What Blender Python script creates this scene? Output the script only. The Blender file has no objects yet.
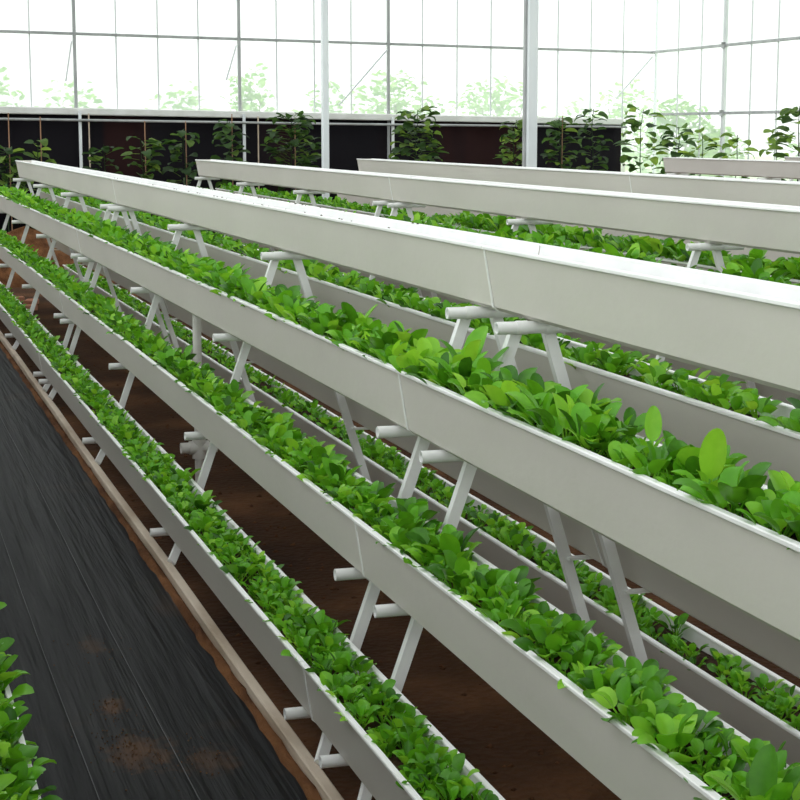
import bpy, math, random
from mathutils import Vector, Matrix
from mathutils.bvhtree import BVHTree

random.seed(7)
SC = bpy.context.scene
COL = SC.collection
PI = math.pi

# ------------------------------------------------------------------ materials
MATS = {}


def new_mat(name):
    m = bpy.data.materials.new(name)
    m.use_nodes = True
    nt = m.node_tree
    for n in list(nt.nodes):
        if n.type != 'OUTPUT_MATERIAL':
            nt.nodes.remove(n)
    out = [n for n in nt.nodes if n.type == 'OUTPUT_MATERIAL'][0]
    MATS[name] = m
    return m, nt, out


def N(nt, typ, **kw):
    n = nt.nodes.new(typ)
    for k, v in kw.items():
        if k in n.inputs:
            n.inputs[k].default_value = v
        else:
            setattr(n, k, v)
    return n


def ramp(nt, stops):
    r = nt.nodes.new('ShaderNodeValToRGB')
    el = r.color_ramp.elements
    while len(el) < len(stops):
        el.new(0.5)
    for e, (p, c) in zip(el, stops):
        e.position = p
        e.color = (c[0], c[1], c[2], 1)
    return r


def noisy(name, c1, c2, scale=8.0, rough=0.5, stretch=(1, 1, 1), bump=0.0, bscale=None, spec=0.4, metallic=0.0, lo=0.35, hi=0.65):
    """A plain procedural surface: two colours mixed by noise, with a bump."""
    m, nt, out = new_mat(name)
    tc = N(nt, 'ShaderNodeTexCoord')
    mp = N(nt, 'ShaderNodeMapping')
    mp.inputs['Scale'].default_value = stretch
    nt.links.new(tc.outputs['Object'], mp.inputs['Vector'])
    nz = N(nt, 'ShaderNodeTexNoise')
    nz.inputs['Scale'].default_value = scale
    nz.inputs['Detail'].default_value = 6
    nt.links.new(mp.outputs['Vector'], nz.inputs['Vector'])
    r = ramp(nt, [(lo, c1), (hi, c2)])
    nt.links.new(nz.outputs['Fac'], r.inputs['Fac'])
    b = N(nt, 'ShaderNodeBsdfPrincipled')
    b.inputs['Roughness'].default_value = rough
    b.inputs['Metallic'].default_value = metallic
    b.inputs['Specular IOR Level'].default_value = spec
    nt.links.new(r.outputs['Color'], b.inputs['Base Color'])
    if bump > 0:
        n2 = N(nt, 'ShaderNodeTexNoise')
        n2.inputs['Scale'].default_value = bscale or scale * 4
        n2.inputs['Detail'].default_value = 5
        nt.links.new(mp.outputs['Vector'], n2.inputs['Vector'])
        bp = N(nt, 'ShaderNodeBump')
        bp.inputs['Strength'].default_value = bump
        bp.inputs['Distance'].default_value = 0.02
        nt.links.new(n2.outputs['Fac'], bp.inputs['Height'])
        nt.links.new(bp.outputs['Normal'], b.inputs['Normal'])
    nt.links.new(b.outputs['BSDF'], out.inputs['Surface'])
    return m


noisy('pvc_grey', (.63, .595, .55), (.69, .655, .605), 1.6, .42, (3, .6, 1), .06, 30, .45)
noisy('pvc_rim', (.84, .84, .82), (.90, .90, .88), 5, .38, (1, 1, 1), .03, 40)  # rims share the body plastic; skylight on them put into this paler colour
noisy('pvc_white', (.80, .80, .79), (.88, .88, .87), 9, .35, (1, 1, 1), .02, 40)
noisy('pvc_dull', (.62, .60, .57), (.74, .72, .69), 9, .5, (1, 1, 1), .05, 40)
noisy('pipe_bore', (.05, .05, .05), (.09, .09, .085), 9, .8)
noisy('rail_cream', (.30, .22, .15), (.62, .52, .42), 2.2, .6, (3, .7, 3), .15, 30, lo=.3, hi=.62)
noisy('steel_white', (.70, .74, .76), (.80, .83, .84), 3, .35, (1, 1, .3), 0, spec=.5)
noisy('steel_grey', (.30, .31, .31), (.42, .43, .43), 6, .4, (1, 1, .4), 0, spec=.5)
noisy('bar_grey', (.60, .63, .64), (.68, .7, .7), 6, .45, (1, 1, .4), 0)
noisy('soil_bed', (.022, .012, .007), (.075, .042, .024), 30, .95, (1, 1, 1), .8, 120, .1)
noisy('curtain_dark', (.007, .006, .008), (.019, .007, .007), .8, .8, (1, 1, .06), .2, 6, .10, lo=.54, hi=.62)
noisy('sill_white', (.66, .66, .63), (.76, .76, .74), 4, .45)
noisy('stake', (.30, .16, .09), (.42, .26, .17), 8, .8, (1, 1, .3))
noisy('string', (.5, .4, .3), (.6, .5, .4), 8, .9)
noisy('brick', (.42, .17, .10), (.58, .28, .19), 14, .9, (1, 1, 1), .4, 90, .1)
noisy('field', (.42, .58, .30), (.60, .72, .46), 3, .95, (1, 1, 1), .2, 30, .05)
noisy('bark', (.16, .10, .05), (.26, .18, .10), 20, .9, (1, 1, .3), .3, 60, .1)


def leaf_mat(name, dark, mid, light, trans=.35, rough=.42, spec=.4):
    """Leaf: colour by the leaf's own tint, a paler midrib, light passing through."""
    m, nt, out = new_mat(name)
    at = N(nt, 'ShaderNodeAttribute', attribute_name='tint')
    tc = N(nt, 'ShaderNodeTexCoord')
    nz = N(nt, 'ShaderNodeTexNoise')
    nz.inputs['Scale'].default_value = 45
    nz.inputs['Detail'].default_value = 3
    nt.links.new(tc.outputs['Object'], nz.inputs['Vector'])
    ma = N(nt, 'ShaderNodeMath', operation='MULTIPLY_ADD')
    ma.inputs[1].default_value = .35
    nt.links.new(nz.outputs['Fac'], ma.inputs[0])
    sub = N(nt, 'ShaderNodeMath', operation='SUBTRACT')
    sub.inputs[1].default_value = .17
    nt.links.new(at.outputs['Fac'], sub.inputs[0])
    nt.links.new(sub.outputs[0], ma.inputs[2])
    r = ramp(nt, [(.0, dark), (.5, mid), (1.0, light)])
    nt.links.new(ma.outputs[0], r.inputs['Fac'])
    b = N(nt, 'ShaderNodeBsdfPrincipled')
    b.inputs['Roughness'].default_value = rough
    b.inputs['Specular IOR Level'].default_value = spec
    nt.links.new(r.outputs['Color'], b.inputs['Base Color'])
    t = N(nt, 'ShaderNodeBsdfTranslucent')
    hs = N(nt, 'ShaderNodeHueSaturation')
    hs.inputs['Hue'].default_value = .485
    hs.inputs['Value'].default_value = 1.35
    nt.links.new(r.outputs['Color'], hs.inputs['Color'])
    nt.links.new(hs.outputs['Color'], t.inputs['Color'])
    mx = N(nt, 'ShaderNodeMixShader')
    mx.inputs[0].default_value = trans
    nt.links.new(b.outputs['BSDF'], mx.inputs[1])
    nt.links.new(t.outputs['BSDF'], mx.inputs[2])
    nt.links.new(mx.outputs['Shader'], out.inputs['Surface'])
    return m


leaf_mat('seedling_leaf', (.03, .13, .006), (.12, .40, .015), (.30, .62, .04), .32, .36, .34)
leaf_mat('vine_leaf', (.022, .055, .014), (.055, .125, .026), (.24, .38, .06), .55, .5)
leaf_mat('outdoor_leaf', (.12, .30, .05), (.24, .45, .10), (.42, .62, .22), .4, .7, .1)


def film_mat(name, clear, k=1.0):
    """Thin greenhouse film: part clear, part milky."""
    m, nt, out = new_mat(name)
    tr = N(nt, 'ShaderNodeBsdfTransparent')
    tr.inputs['Color'].default_value = (.98 * k, 1 * k, 1 * k, 1)
    tl = N(nt, 'ShaderNodeBsdfTranslucent')
    tl.inputs['Color'].default_value = (.90 * k, .95 * k, .95 * k, 1)
    df = N(nt, 'ShaderNodeBsdfDiffuse')
    df.inputs['Color'].default_value = (.86, .9, .9, 1)
    m1 = N(nt, 'ShaderNodeMixShader')
    m1.inputs[0].default_value = .22
    nt.links.new(tl.outputs[0], m1.inputs[1])
    nt.links.new(df.outputs[0], m1.inputs[2])
    tc = N(nt, 'ShaderNodeTexCoord')
    nz = N(nt, 'ShaderNodeTexNoise')
    nz.inputs['Scale'].default_value = .5
    nt.links.new(tc.outputs['Object'], nz.inputs['Vector'])
    mr = N(nt, 'ShaderNodeMapRange')
    mr.inputs['From Min'].default_value = .3
    mr.inputs['From Max'].default_value = .7
    mr.inputs['To Min'].default_value = 1 - clear - .05
    mr.inputs['To Max'].default_value = 1 - clear + .05
    nt.links.new(nz.outputs['Fac'], mr.inputs['Value'])
    m2 = N(nt, 'ShaderNodeMixShader')
    nt.links.new(mr.outputs[0], m2.inputs[0])
    nt.links.new(tr.outputs[0], m2.inputs[1])
    nt.links.new(m1.outputs[0], m2.inputs[2])
    nt.links.new(m2.outputs[0], out.inputs['Surface'])
    return m


film_mat('film_wall', .57)
film_mat('film_roof', .50, .66)
film_mat('film_side', .50, .80)


def ground_mat():
    m, nt, out = new_mat('soil_ground')
    tc = N(nt, 'ShaderNodeTexCoord')
    nz = N(nt, 'ShaderNodeTexNoise')
    nz.inputs['Scale'].default_value = 1.1
    nz.inputs['Detail'].default_value = 8
    nt.links.new(tc.outputs['Object'], nz.inputs['Vector'])
    r = ramp(nt, [(.32, (.032, .014, .007)), (.5, (.062, .028, .013)), (.74, (.17, .075, .032))])
    nt.links.new(nz.outputs['Fac'], r.inputs['Fac'])
    n2 = N(nt, 'ShaderNodeTexNoise')
    n2.inputs['Scale'].default_value = 28
    n2.inputs['Detail'].default_value = 8
    nt.links.new(tc.outputs['Object'], n2.inputs['Vector'])
    vo = N(nt, 'ShaderNodeTexVoronoi')
    vo.inputs['Scale'].default_value = 34
    nt.links.new(tc.outputs['Object'], vo.inputs['Vector'])
    ad = N(nt, 'ShaderNodeMath', operation='ADD')
    nt.links.new(n2.outputs['Fac'], ad.inputs[0])
    nt.links.new(vo.outputs['Distance'], ad.inputs[1])
    bp = N(nt, 'ShaderNodeBump')
    bp.inputs['Strength'].default_value = .8
    bp.inputs['Distance'].default_value = .012
    nt.links.new(ad.outputs[0], bp.inputs['Height'])
    b = N(nt, 'ShaderNodeBsdfPrincipled')
    b.inputs['Roughness'].default_value = .95
    b.inputs['Specular IOR Level'].default_value = .1
    nt.links.new(r.outputs['Color'], b.inputs['Base Color'])
    nt.links.new(bp.outputs['Normal'], b.inputs['Normal'])
    nt.links.new(b.outputs[0], out.inputs['Surface'])


ground_mat()
noisy('soil_dry', (.065, .026, .011), (.17, .075, .031), 9, .95, (1, .35, 1), .8, 60, .1)


def mat_mat():
    """Woven black weed mat: faint pale threads along its length, dirt in patches."""
    m, nt, out = new_mat('weed_mat')
    tc = N(nt, 'ShaderNodeTexCoord')
    mp = N(nt, 'ShaderNodeMapping')
    mp.inputs['Scale'].default_value = (26, .9, 1)
    nt.links.new(tc.outputs['Object'], mp.inputs['Vector'])
    nz = N(nt, 'ShaderNodeTexNoise')
    nz.inputs['Scale'].default_value = 1
    nz.inputs['Detail'].default_value = 6
    nt.links.new(mp.outputs['Vector'], nz.inputs['Vector'])
    r = ramp(nt, [(.35, (.004, .004, .0045)), (.55, (.008, .008, .0085)), (.75, (.022, .0215, .0215))])
    nt.links.new(nz.outputs['Fac'], r.inputs['Fac'])
    nd = N(nt, 'ShaderNodeTexNoise')
    nd.inputs['Scale'].default_value = 2.3
    nd.inputs['Detail'].default_value = 9
    nt.links.new(tc.outputs['Object'], nd.inputs['Vector'])
    rd = ramp(nt, [(.60, (0, 0, 0)), (.76, (.6, .6, .6))])
    nt.links.new(nd.outputs['Fac'], rd.inputs['Fac'])
    mx = N(nt, 'ShaderNodeMixRGB')
    mx.inputs['Color2'].default_value = (.05, .03, .018, 1)
    nt.links.new(rd.outputs['Color'], mx.inputs['Fac'])
    nt.links.new(r.outputs['Color'], mx.inputs['Color1'])
    last = mx
    for (sx, sy, rx, ry, amt) in ((.67, 5.1, .045, .10, .8), (.68, 4.70, .11, .17, .75), (.86, 4.58, .10, .13, .45), (.69, 5.75, .05, .12, .4)):
        m3 = N(nt, 'ShaderNodeMapping')
        m3.inputs['Location'].default_value = (-sx / rx, -sy / ry, 0)
        m3.inputs['Scale'].default_value = (1 / rx, 1 / ry, 0)
        nt.links.new(tc.outputs['Object'], m3.inputs['Vector'])
        ln = N(nt, 'ShaderNodeVectorMath', operation='LENGTH')
        nt.links.new(m3.outputs['Vector'], ln.inputs[0])
        n4 = N(nt, 'ShaderNodeTexNoise')
        n4.inputs['Scale'].default_value = 22
        n4.inputs['Detail'].default_value = 7
        nt.links.new(tc.outputs['Object'], n4.inputs['Vector'])
        sb = N(nt, 'ShaderNodeMath', operation='SUBTRACT')
        mu = N(nt, 'ShaderNodeMath', operation='MULTIPLY')
        mu.inputs[1].default_value = 2.2
        nt.links.new(n4.outputs['Fac'], mu.inputs[0])
        nt.links.new(mu.outputs[0], sb.inputs[0])
        nt.links.new(ln.outputs['Value'], sb.inputs[1])
        mg = N(nt, 'ShaderNodeMapRange')
        mg.inputs['From Min'].default_value = .1
        mg.inputs['From Max'].default_value = .9
        mg.inputs['To Max'].default_value = amt
        nt.links.new(sb.outputs[0], mg.inputs['Value'])
        mc = N(nt, 'ShaderNodeMixRGB')
        mc.inputs['Color2'].default_value = (.075, .036, .016, 1)
        nt.links.new(mg.outputs[0], mc.inputs['Fac'])
        nt.links.new(last.outputs['Color'], mc.inputs['Color1'])
        last = mc
    mx = last
    n2 = N(nt, 'ShaderNodeTexNoise')
    n2.inputs['Scale'].default_value = 2
    n2.inputs['Detail'].default_value = 4
    mp2 = N(nt, 'ShaderNodeMapping')
    mp2.inputs['Scale'].default_value = (13, .5, 1)
    nt.links.new(tc.outputs['Object'], mp2.inputs['Vector'])
    nt.links.new(mp2.outputs['Vector'], n2.inputs['Vector'])
    bp = N(nt, 'ShaderNodeBump')
    bp.inputs['Strength'].default_value = .6
    bp.inputs['Distance'].default_value = .03
    nt.links.new(n2.outputs['Fac'], bp.inputs['Height'])
    b = N(nt, 'ShaderNodeBsdfPrincipled')
    b.inputs['Roughness'].default_value = .55
    b.inputs['Specular IOR Level'].default_value = .07
    nt.links.new(mx.outputs['Color'], b.inputs['Base Color'])
    nt.links.new(bp.outputs['Normal'], b.inputs['Normal'])
    nt.links.new(b.outputs[0], out.inputs['Surface'])


mat_mat()
noisy('soil_clod', (.05, .022, .011), (.13, .058, .027), 20, .95, (1, 1, 1), .5, 80, .1)
noisy('mat_thread', (.018, .018, .02), (.085, .085, .09), 1.2, .6)
noisy('dirt_clod', (.06, .033, .018), (.13, .07, .035), 20, .95, (1, 1, 1), .5, 80, .1)


# ------------------------------------------------------------------ mesh builder
class MB:
    """Collects vertices and faces; build() links them as one mesh object."""

    def __init__(self):
        self.v, self.f, self.t = [], [], []

    def add(self, verts, faces, tint=.5):
        o = len(self.v)
        self.v.extend([tuple(p) for p in verts])
        self.t.extend([tint] * len(verts))
        self.f.extend([tuple(i + o for i in fc) for fc in faces])

    def box(self, lo, hi):
        x0, y0, z0 = lo
        x1, y1, z1 = hi
        self.add([(x0, y0, z0), (x1, y0, z0), (x1, y1, z0), (x0, y1, z0), (x0, y0, z1), (x1, y0, z1), (x1, y1, z1), (x0, y1, z1)],
                 [(0, 3, 2, 1), (4, 5, 6, 7), (0, 1, 5, 4), (1, 2, 6, 5), (2, 3, 7, 6), (3, 0, 4, 7)])

    def bar(self, a, b, w, d, up=(0, 1, 0), chan=0):
        """A rectangular bar from a to b, w across and d along `up`; chan > 0 hollows one side into a channel."""
        a, b = Vector(a), Vector(b)
        ax = (b - a).normalized()
        u = Vector(up)
        u = (u - ax * u.dot(ax)).normalized()
        s = ax.cross(u)
        if chan:
            pr = [(-w / 2, -d / 2), (w / 2, -d / 2), (w / 2, d / 2), (w / 2 - chan, d / 2), (w / 2 - chan, -d / 2 + chan),
                  (-w / 2 + chan, -d / 2 + chan), (-w / 2 + chan, d / 2), (-w / 2, d / 2)]
        else:
            c = min(w, d) * .12
            pr = [(-w / 2 + c, -d / 2), (w / 2 - c, -d / 2), (w / 2, -d / 2 + c), (w / 2, d / 2 - c), (w / 2 - c, d / 2), (-w / 2 + c, d / 2),
                  (-w / 2, d / 2 - c), (-w / 2, -d / 2 + c)]
        n = len(pr)
        vs = [a + s * p + u * q for p, q in pr] + [b + s * p + u * q for p, q in pr]
        fs = [(i, (i + 1) % n, n + (i + 1) % n, n + i) for i in range(n)]
        if chan:
            fs += [(0, 5, 4, 1), (1, 4, 3, 2), (7, 6, 5, 0), (n, n + 1, n + 4, n + 5), (n + 1, n + 2, n + 3, n + 4), (n + 7, n, n + 5, n + 6)]
        else:
            fs += [tuple(range(n))[::-1], tuple(range(n, 2 * n))]
        self.add(vs, fs)

    def tube(self, pts, r, seg=12, hollow=0, r1=None):
        """A tube along pts; hollow > 0 gives it that inner radius and an open bore at both ends."""
        pts = [Vector(p) for p in pts]
        n = len(pts)
        rings = []
        for i, p in enumerate(pts):
            d = (pts[min(i + 1, n - 1)] - pts[max(i - 1, 0)]).normalized()
            h = Vector((0, 0, 1)) if abs(d.z) < .9 else Vector((1, 0, 0))
            s = d.cross(h).normalized()
            u = s.cross(d)
            rr = r if r1 is None else r + (r1 - r) * i / (n - 1)
            rings.append([p + (s * math.cos(2 * PI * k / seg) + u * math.sin(2 * PI * k / seg)) * rr for k in range(seg)])
        vs = [q for rg in rings for q in rg]
        fs = []
        for i in range(n - 1):
            for k in range(seg):
                k2 = (k + 1) % seg
                fs.append((i * seg + k, i * seg + k2, (i + 1) * seg + k2, (i + 1) * seg + k))
        if hollow:
            d0 = (pts[1] - pts[0]).normalized()
            d1 = (pts[-1] - pts[-2]).normalized()
            for (base, p, dd, flip) in ((0, pts[0], d0, 1), ((n - 1) * seg, pts[-1], -d1, 0)):
                o = len(vs)
                for q in vs[base:base + seg]:
                    vs.append(p + (q - p) * (hollow / r))
                for k in range(seg):
                    vs.append(vs[o + k] + dd * r * .9)
                for k in range(seg):
                    k2 = (k + 1) % seg
                    fs.append((base + k2, base + k, o + k, o + k2))
                    fs.append((o + k2, o + k, o + seg + k, o + seg + k2))
                fs.append(tuple(o + seg + k for k in range(seg)))
        else:
            fs.append(tuple(range(seg)))
            fs.append(tuple((n - 1) * seg + k for k in range(seg))[::-1])
        self.add(vs, fs)

    def mesh(self, name, mat, smooth=False, tint=False):
        me = bpy.data.meshes.new(name)
        me.from_pydata(self.v, [], self.f)
        me.materials.append(MATS[mat])
        if smooth:
            me.polygons.foreach_set('use_smooth', [True] * len(me.polygons))
        if tint:
            at = me.attributes.new('tint', 'FLOAT', 'POINT')
            at.data.foreach_set('value', self.t)
        me.update()
        return me

    def build(self, name, mat, parent=None, smooth=False, tint=False, loc=None):
        o = bpy.data.objects.new(name, self.mesh(name, mat, smooth, tint))
        COL.objects.link(o)
        if parent:
            o.parent = parent
        if loc is not None:
            o.location = loc
        return o


def empty(name, loc=(0, 0, 0)):
    o = bpy.data.objects.new(name, None)
    o.empty_display_size = .1
    COL.objects.link(o)
    o.location = loc
    return o


def tag(o, label=None, cat=None, group=None, kind=None):
    for k, v in (('label', label), ('category', cat), ('group', group), ('kind', kind)):
        if v:
            o[k] = v
    return o


def sharp(o, ang=35):
    me = o.data
    me.polygons.foreach_set('use_smooth', [True] * len(me.polygons))
    me.set_sharp_from_angle(angle=math.radians(ang))
    return o


# ------------------------------------------------------------------ layout (metres; y runs along the racks, away from the camera)
TH = .170                       # trough height
TW = .163                       # trough width at the rims
IN_O, IN_I = .028, .060         # how far the outer / inner wall leans in at the bottom
SEAMS = [-2.7, 4.40, 11.50, 18.6]
FRAMES_Y = [-.20, 1.95, 4.19, 4.58, 6.90, 9.10, 11.38, 11.74, 14.05, 16.30, 18.42]


def leg_l(z):
    return 1.173 + .352 * z


def leg_r(z):
    return 2.066 - .312 * z


# tier: (outer rim x of the aisle side / inner rim x of the far side, rim z)
TIERS = {
    'T1': (1.083, .316, 1), 'T2': (1.229, .700, 1), 'T3': (1.351, 1.092, 1), 'T4': (1.589, 1.413, 0),
    'B3': (1.800, 1.110, -1), 'B2': (1.895, .680, -1), 'B1': (2.040, .330, -1),
}
TNAME = {'T1': 'lowest front', 'T2': 'second front', 'T3': 'third front', 'T4': 'top', 'B3': 'upper back', 'B2': 'middle back', 'B1': 'lowest back'}
WHERE = {
    'T1': 'lowest trough beside the black mat', 'T2': 'front trough second from the ground', 'T3': 'front trough just under the top one',
    'T4': 'top trough', 'B3': 'upper trough on the far slope', 'B2': 'middle trough on the far slope', 'B1': 'lowest trough on the far slope'}
RACKS = {'nearest rack': 0.0, 'rack left of the black mat': -1.898, 'second rack': 1.872, 'third rack': 3.650, 'fourth rack': 7.31, 'fifth rack': 8.875}

BLOCK_V, BLOCK_F = [], []       # trough walls kept for the visibility test


def section_profile(kind):
    """Trough cross-section from rim to rim: outer points then inner points (x from the left rim, z from the rim down)."""
    w, h, t = TW, TH, .005
    if kind == 1:
        a, b = IN_O, IN_I
    elif kind == -1:
        a, b = IN_I, IN_O
    else:
        a, b = .030, .030
    outer = [(0, 0), (a * .93, -h + .012), (a + .012, -h), (w - b - .012, -h), (w - b * .93, -h + .012), (w, 0)]
    inner = [(w - t, 0), (w - b * .93 - t, -h + .016), (w - b - .016, -h + t), (a + .016, -h + t), (a * .93 + t, -h + .016), (t, 0)]
    return outer, inner, a, b


def make_trough(x0, z0, kind, y0, y1, label, group, cap_far=False, cap_near=False, joint=False, bow=0.0, trim=0.0):
    root = tag(empty('growing_trough', (x0 + TW / 2, (y0 + y1) / 2, z0 - TH)), label, 'trough', group)
    off = Vector(root.location)
    outer, inner, a, b = section_profile(kind)
    loop = outer + inner
    n = len(loop)
    m = MB()
    ys = [y0 + (y1 - y0) * i / 12 for i in range(13)]
    rnd = random.Random(int(x0 * 1000) + int(y0 * 10))
    vs = []
    wob = [rnd.uniform(-.0012, .0012) for _ in ys]
    for y, wv in zip(ys, wob):
        for (px, pz) in loop:
            vs.append((x0 + px + wv - off.x, y - off.y, z0 + pz - off.z))
    fs = []
    for i in range(12):
        for k in range(n):
            k2 = (k + 1) % n
            fs.append((i * n + k, i * n + k2, (i + 1) * n + k2, (i + 1) * n + k))
    q = len(outer)
    for i in range(q - 1):
        fs.append((i + 1, i, n - 1 - i, n - 2 - i))
        e = 12 * n
        fs.append((e + i, e + i + 1, e + n - 2 - i, e + n - 1 - i))
    m.add(vs, fs)
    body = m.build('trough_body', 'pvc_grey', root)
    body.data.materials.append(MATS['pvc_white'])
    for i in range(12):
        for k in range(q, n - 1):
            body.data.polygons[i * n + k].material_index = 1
    bo = len(BLOCK_V)
    BLOCK_V.extend([Vector(v) + off for v in vs])
    BLOCK_F.extend([tuple(i + bo for i in f) for f in fs])
    for side in (0, 1):
        rm = MB()
        xa, xb = ((-.009, .0055) if side == 0 else (TW - .0055, TW + .009))
        for i in range(12):
            pass
        rv, rf = [], []
        for y, wv in zip(ys, wob):
            for (px, pz) in ((xa + .002, -.007), (xb, -.004), (xb, .0035), (xa + .002, .0035), (xa, .001), (xa, -.005)):
                rv.append((x0 + px + wv - off.x, y - off.y, z0 + pz + .002 - off.z))
        for i in range(12):
            for k in range(6):
                k2 = (k + 1) % 6
                rf.append((i * 6 + k, i * 6 + k2, (i + 1) * 6 + k2, (i + 1) * 6 + k))
        rf += [tuple(range(6))[::-1], tuple(range(72, 78))]
        rm.add(rv, rf)
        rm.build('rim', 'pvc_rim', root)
    for yc, on in ((y0, cap_near), (y1, cap_far)):
        if not on:
            continue
        cm = MB()
        s = -1 if yc == y0 else 1
        pts = [(px + (-.003 if px < TW / 2 else .003), pz - (.003 if pz < -.01 else -.004)) for px, pz in outer]
        va = [(x0 + px - off.x, yc - off.y, z0 + pz - off.z) for px, pz in pts]
        vb = [(x0 + px - off.x, yc + s * .008 - off.y, z0 + pz - off.z) for px, pz in pts]
        k = len(pts)
        cm.add(va + vb, [tuple(range(k)), tuple(range(k, 2 * k))[::-1]] + [(i, (i + 1) % k, k + (i + 1) % k, k + i) for i in range(k)])
        cm.build('end_cap', 'pvc_grey', root)
    if joint:
        jm = MB()
        op = [(px + (-.0022 if px < TW / 2 else .0022), pz - (.0022 if pz < -.01 else 0)) for px, pz in outer]
        k = len(op)
        va = [(x0 + px - off.x, y0 - .0055 - off.y, z0 + pz - off.z) for px, pz in op]
        vb = [(x0 + px - off.x, y0 + .0055 - off.y, z0 + pz - off.z) for px, pz in op]
        ia = [(x0 + px - off.x, y0 - .0055 - off.y, z0 + pz - off.z) for px, pz in outer]
        ib = [(x0 + px - off.x, y0 + .0055 - off.y, z0 + pz - off.z) for px, pz in outer]
        fs = []
        for i in range(k - 1):
            fs.append((i, i + 1, k + i + 1, k + i))
            fs.append((i + 1, i, 2 * k + i, 2 * k + i + 1))
            fs.append((k + i, k + i + 1, 3 * k + i + 1, 3 * k + i))
        jm.add(va + vb + ia + ib, fs)
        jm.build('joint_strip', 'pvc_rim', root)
    return root


def soil_bed(x0, z0, kind, y0, y1, depth, label, group):
    """The soil fill of one trough section, clear of its walls."""
    _, inner, a, b = section_profile(kind)
    t = .007
    f = depth / TH
    xa, xb = a * f + t, TW - b * f - t
    za, zb = -TH + .010, -depth
    xla, xlb = a + .018, TW - b - .018
    m = MB()
    nx, ny = 6, int((y1 - y0) / .06)
    rnd = random.Random(int(x0 * 777) + int(y0 * 13))
    vs, fs = [], []
    cx, cy = x0 + TW / 2, (y0 + y1) / 2
    for j in range(ny + 1):
        y = y0 + .006 + (y1 - y0 - .012) * j / ny
        for i in range(nx + 1):
            vs.append((x0 + xa + (xb - xa) * i / nx - cx, y - cy, z0 + zb + rnd.uniform(-.006, .006) - z0))
    for j in range(ny):
        for i in range(nx):
            p = j * (nx + 1) + i
            fs.append((p, p + 1, p + nx + 2, p + nx + 1))
    o = len(vs)
    for y in (y0 + .006, y1 - .006):
        vs += [(x0 + xla - cx, y - cy, za), (x0 + xlb - cx, y - cy, za)]
    L = [j * (nx + 1) for j in range(ny + 1)]
    Rr = [j * (nx + 1) + nx for j in range(ny + 1)]
    fs.append(tuple(L) + (o + 2, o))
    fs.append(tuple(reversed(Rr)) + (o + 1, o + 3))
    fs.append((o, o + 2, o + 3, o + 1))
    fs.append(tuple(range(nx + 1))[::-1] + (o, o + 1))
    e = ny * (nx + 1)
    fs.append(tuple(range(e, e + nx + 1)) + (o + 3, o + 2))
    m.add(vs, fs)
    ob = m.build('potting_soil', 'soil_bed', None, True, loc=(cx, cy, z0))
    return tag(ob, label, 'soil', group, 'stuff')


SEC = ['near', 'middle', 'far']
SEC_TXT = ['reaching out of the picture at the near end', 'between its two visible joints', 'ending at the back of the house']


def build_rack(name, dx, tiers, secs=(0, 1, 2), y_shift=0.0):
    for t in tiers:
        x, z, kind = TIERS[t]
        for s in secs:
            y0, y1 = SEAMS[s] + y_shift, SEAMS[s + 1] + y_shift
            lab = 'pale grey %s trough of the %s, %s section' % (TNAME[t], name, SEC[s])
            make_trough(x + dx, z, kind, y0 + .002, y1 - .002, lab, 'growing troughs of the ' + name, cap_far=(s == 2), cap_near=(s == secs[0]), joint=(s > 0))
            if t != 'T4':
                soil_bed(x + dx, z, kind, y0 + .012, y1 - .012, .034, 'dark soil filling the %s trough of the %s, %s section' % (TNAME[t], name, SEC[s]),
                         'soil in the troughs of the ' + name)


def make_frame(with_low=True):
    """One A-shaped stand: two flat legs, a stub bar under every trough, feet."""
    root = empty('trough_stand')
    for fn, s in ((leg_l, 1), (leg_r, -1)):
        m = MB()
        m.bar((fn(.10), 0, .10), (fn(1.218), 0, 1.218), .030, .026, (0, 1, 0), chan=.005)
        leg = m.build('leg', 'pvc_white', root)
        fm = MB()
        fx = fn(.165)
        fm.bar((fx - s * .004, -.021, .165), (1.118 if s == 1 else 2.13, -.22, .046 if s == 1 else .012), .034, .014, (0, 1, 0))
        fm.build('foot_brace', 'pvc_white', leg)
    off = -.032
    for t, (x, z, kind) in TIERS.items():
        zc = z - TH - .0185
        if t == 'T4':
            a, b = (1.535, off, zc), (1.80, off, zc)
        elif kind == 1:
            if not with_low and t in ('T1', 'T2'):
                continue
            a, b = (x - .016, off, zc), (leg_l(zc) + .022, off, zc)
        else:
            if not with_low and t in ('B1', 'B2'):
                continue
            a, b = (leg_r(zc) - .004, -.020, zc + .013), (x + TW + .004, -.020, zc + .013)
            m = MB()
            m.bar(a, b, .008, .026, (0, 1, 0))
            m.build('bracket', 'pvc_white', root)
            continue
        m = MB()
        m.tube([a, b], .0165, 14, hollow=.0125)
        bar = m.build('support_bar', 'pvc_white', root)
        sharp(bar, 40)
        # a saddle clamp where the bar meets its leg
        for lx in ([leg_l(zc)] if kind == 1 else [leg_l(zc), leg_r(zc)]):
            c = MB()
            c.tube([(lx - .015, off, zc), (lx + .015, off, zc)], .0182, 14, hollow=.0166)
            cl = c.build('clamp', 'pvc_white', bar)
            sharp(cl, 40)
    return root


def copy_tree(o, parent=None):
    c = o.copy()
    COL.objects.link(c)
    c.parent = parent
    for ch in list(o.children):
        copy_tree(ch, c)
    return c


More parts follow.
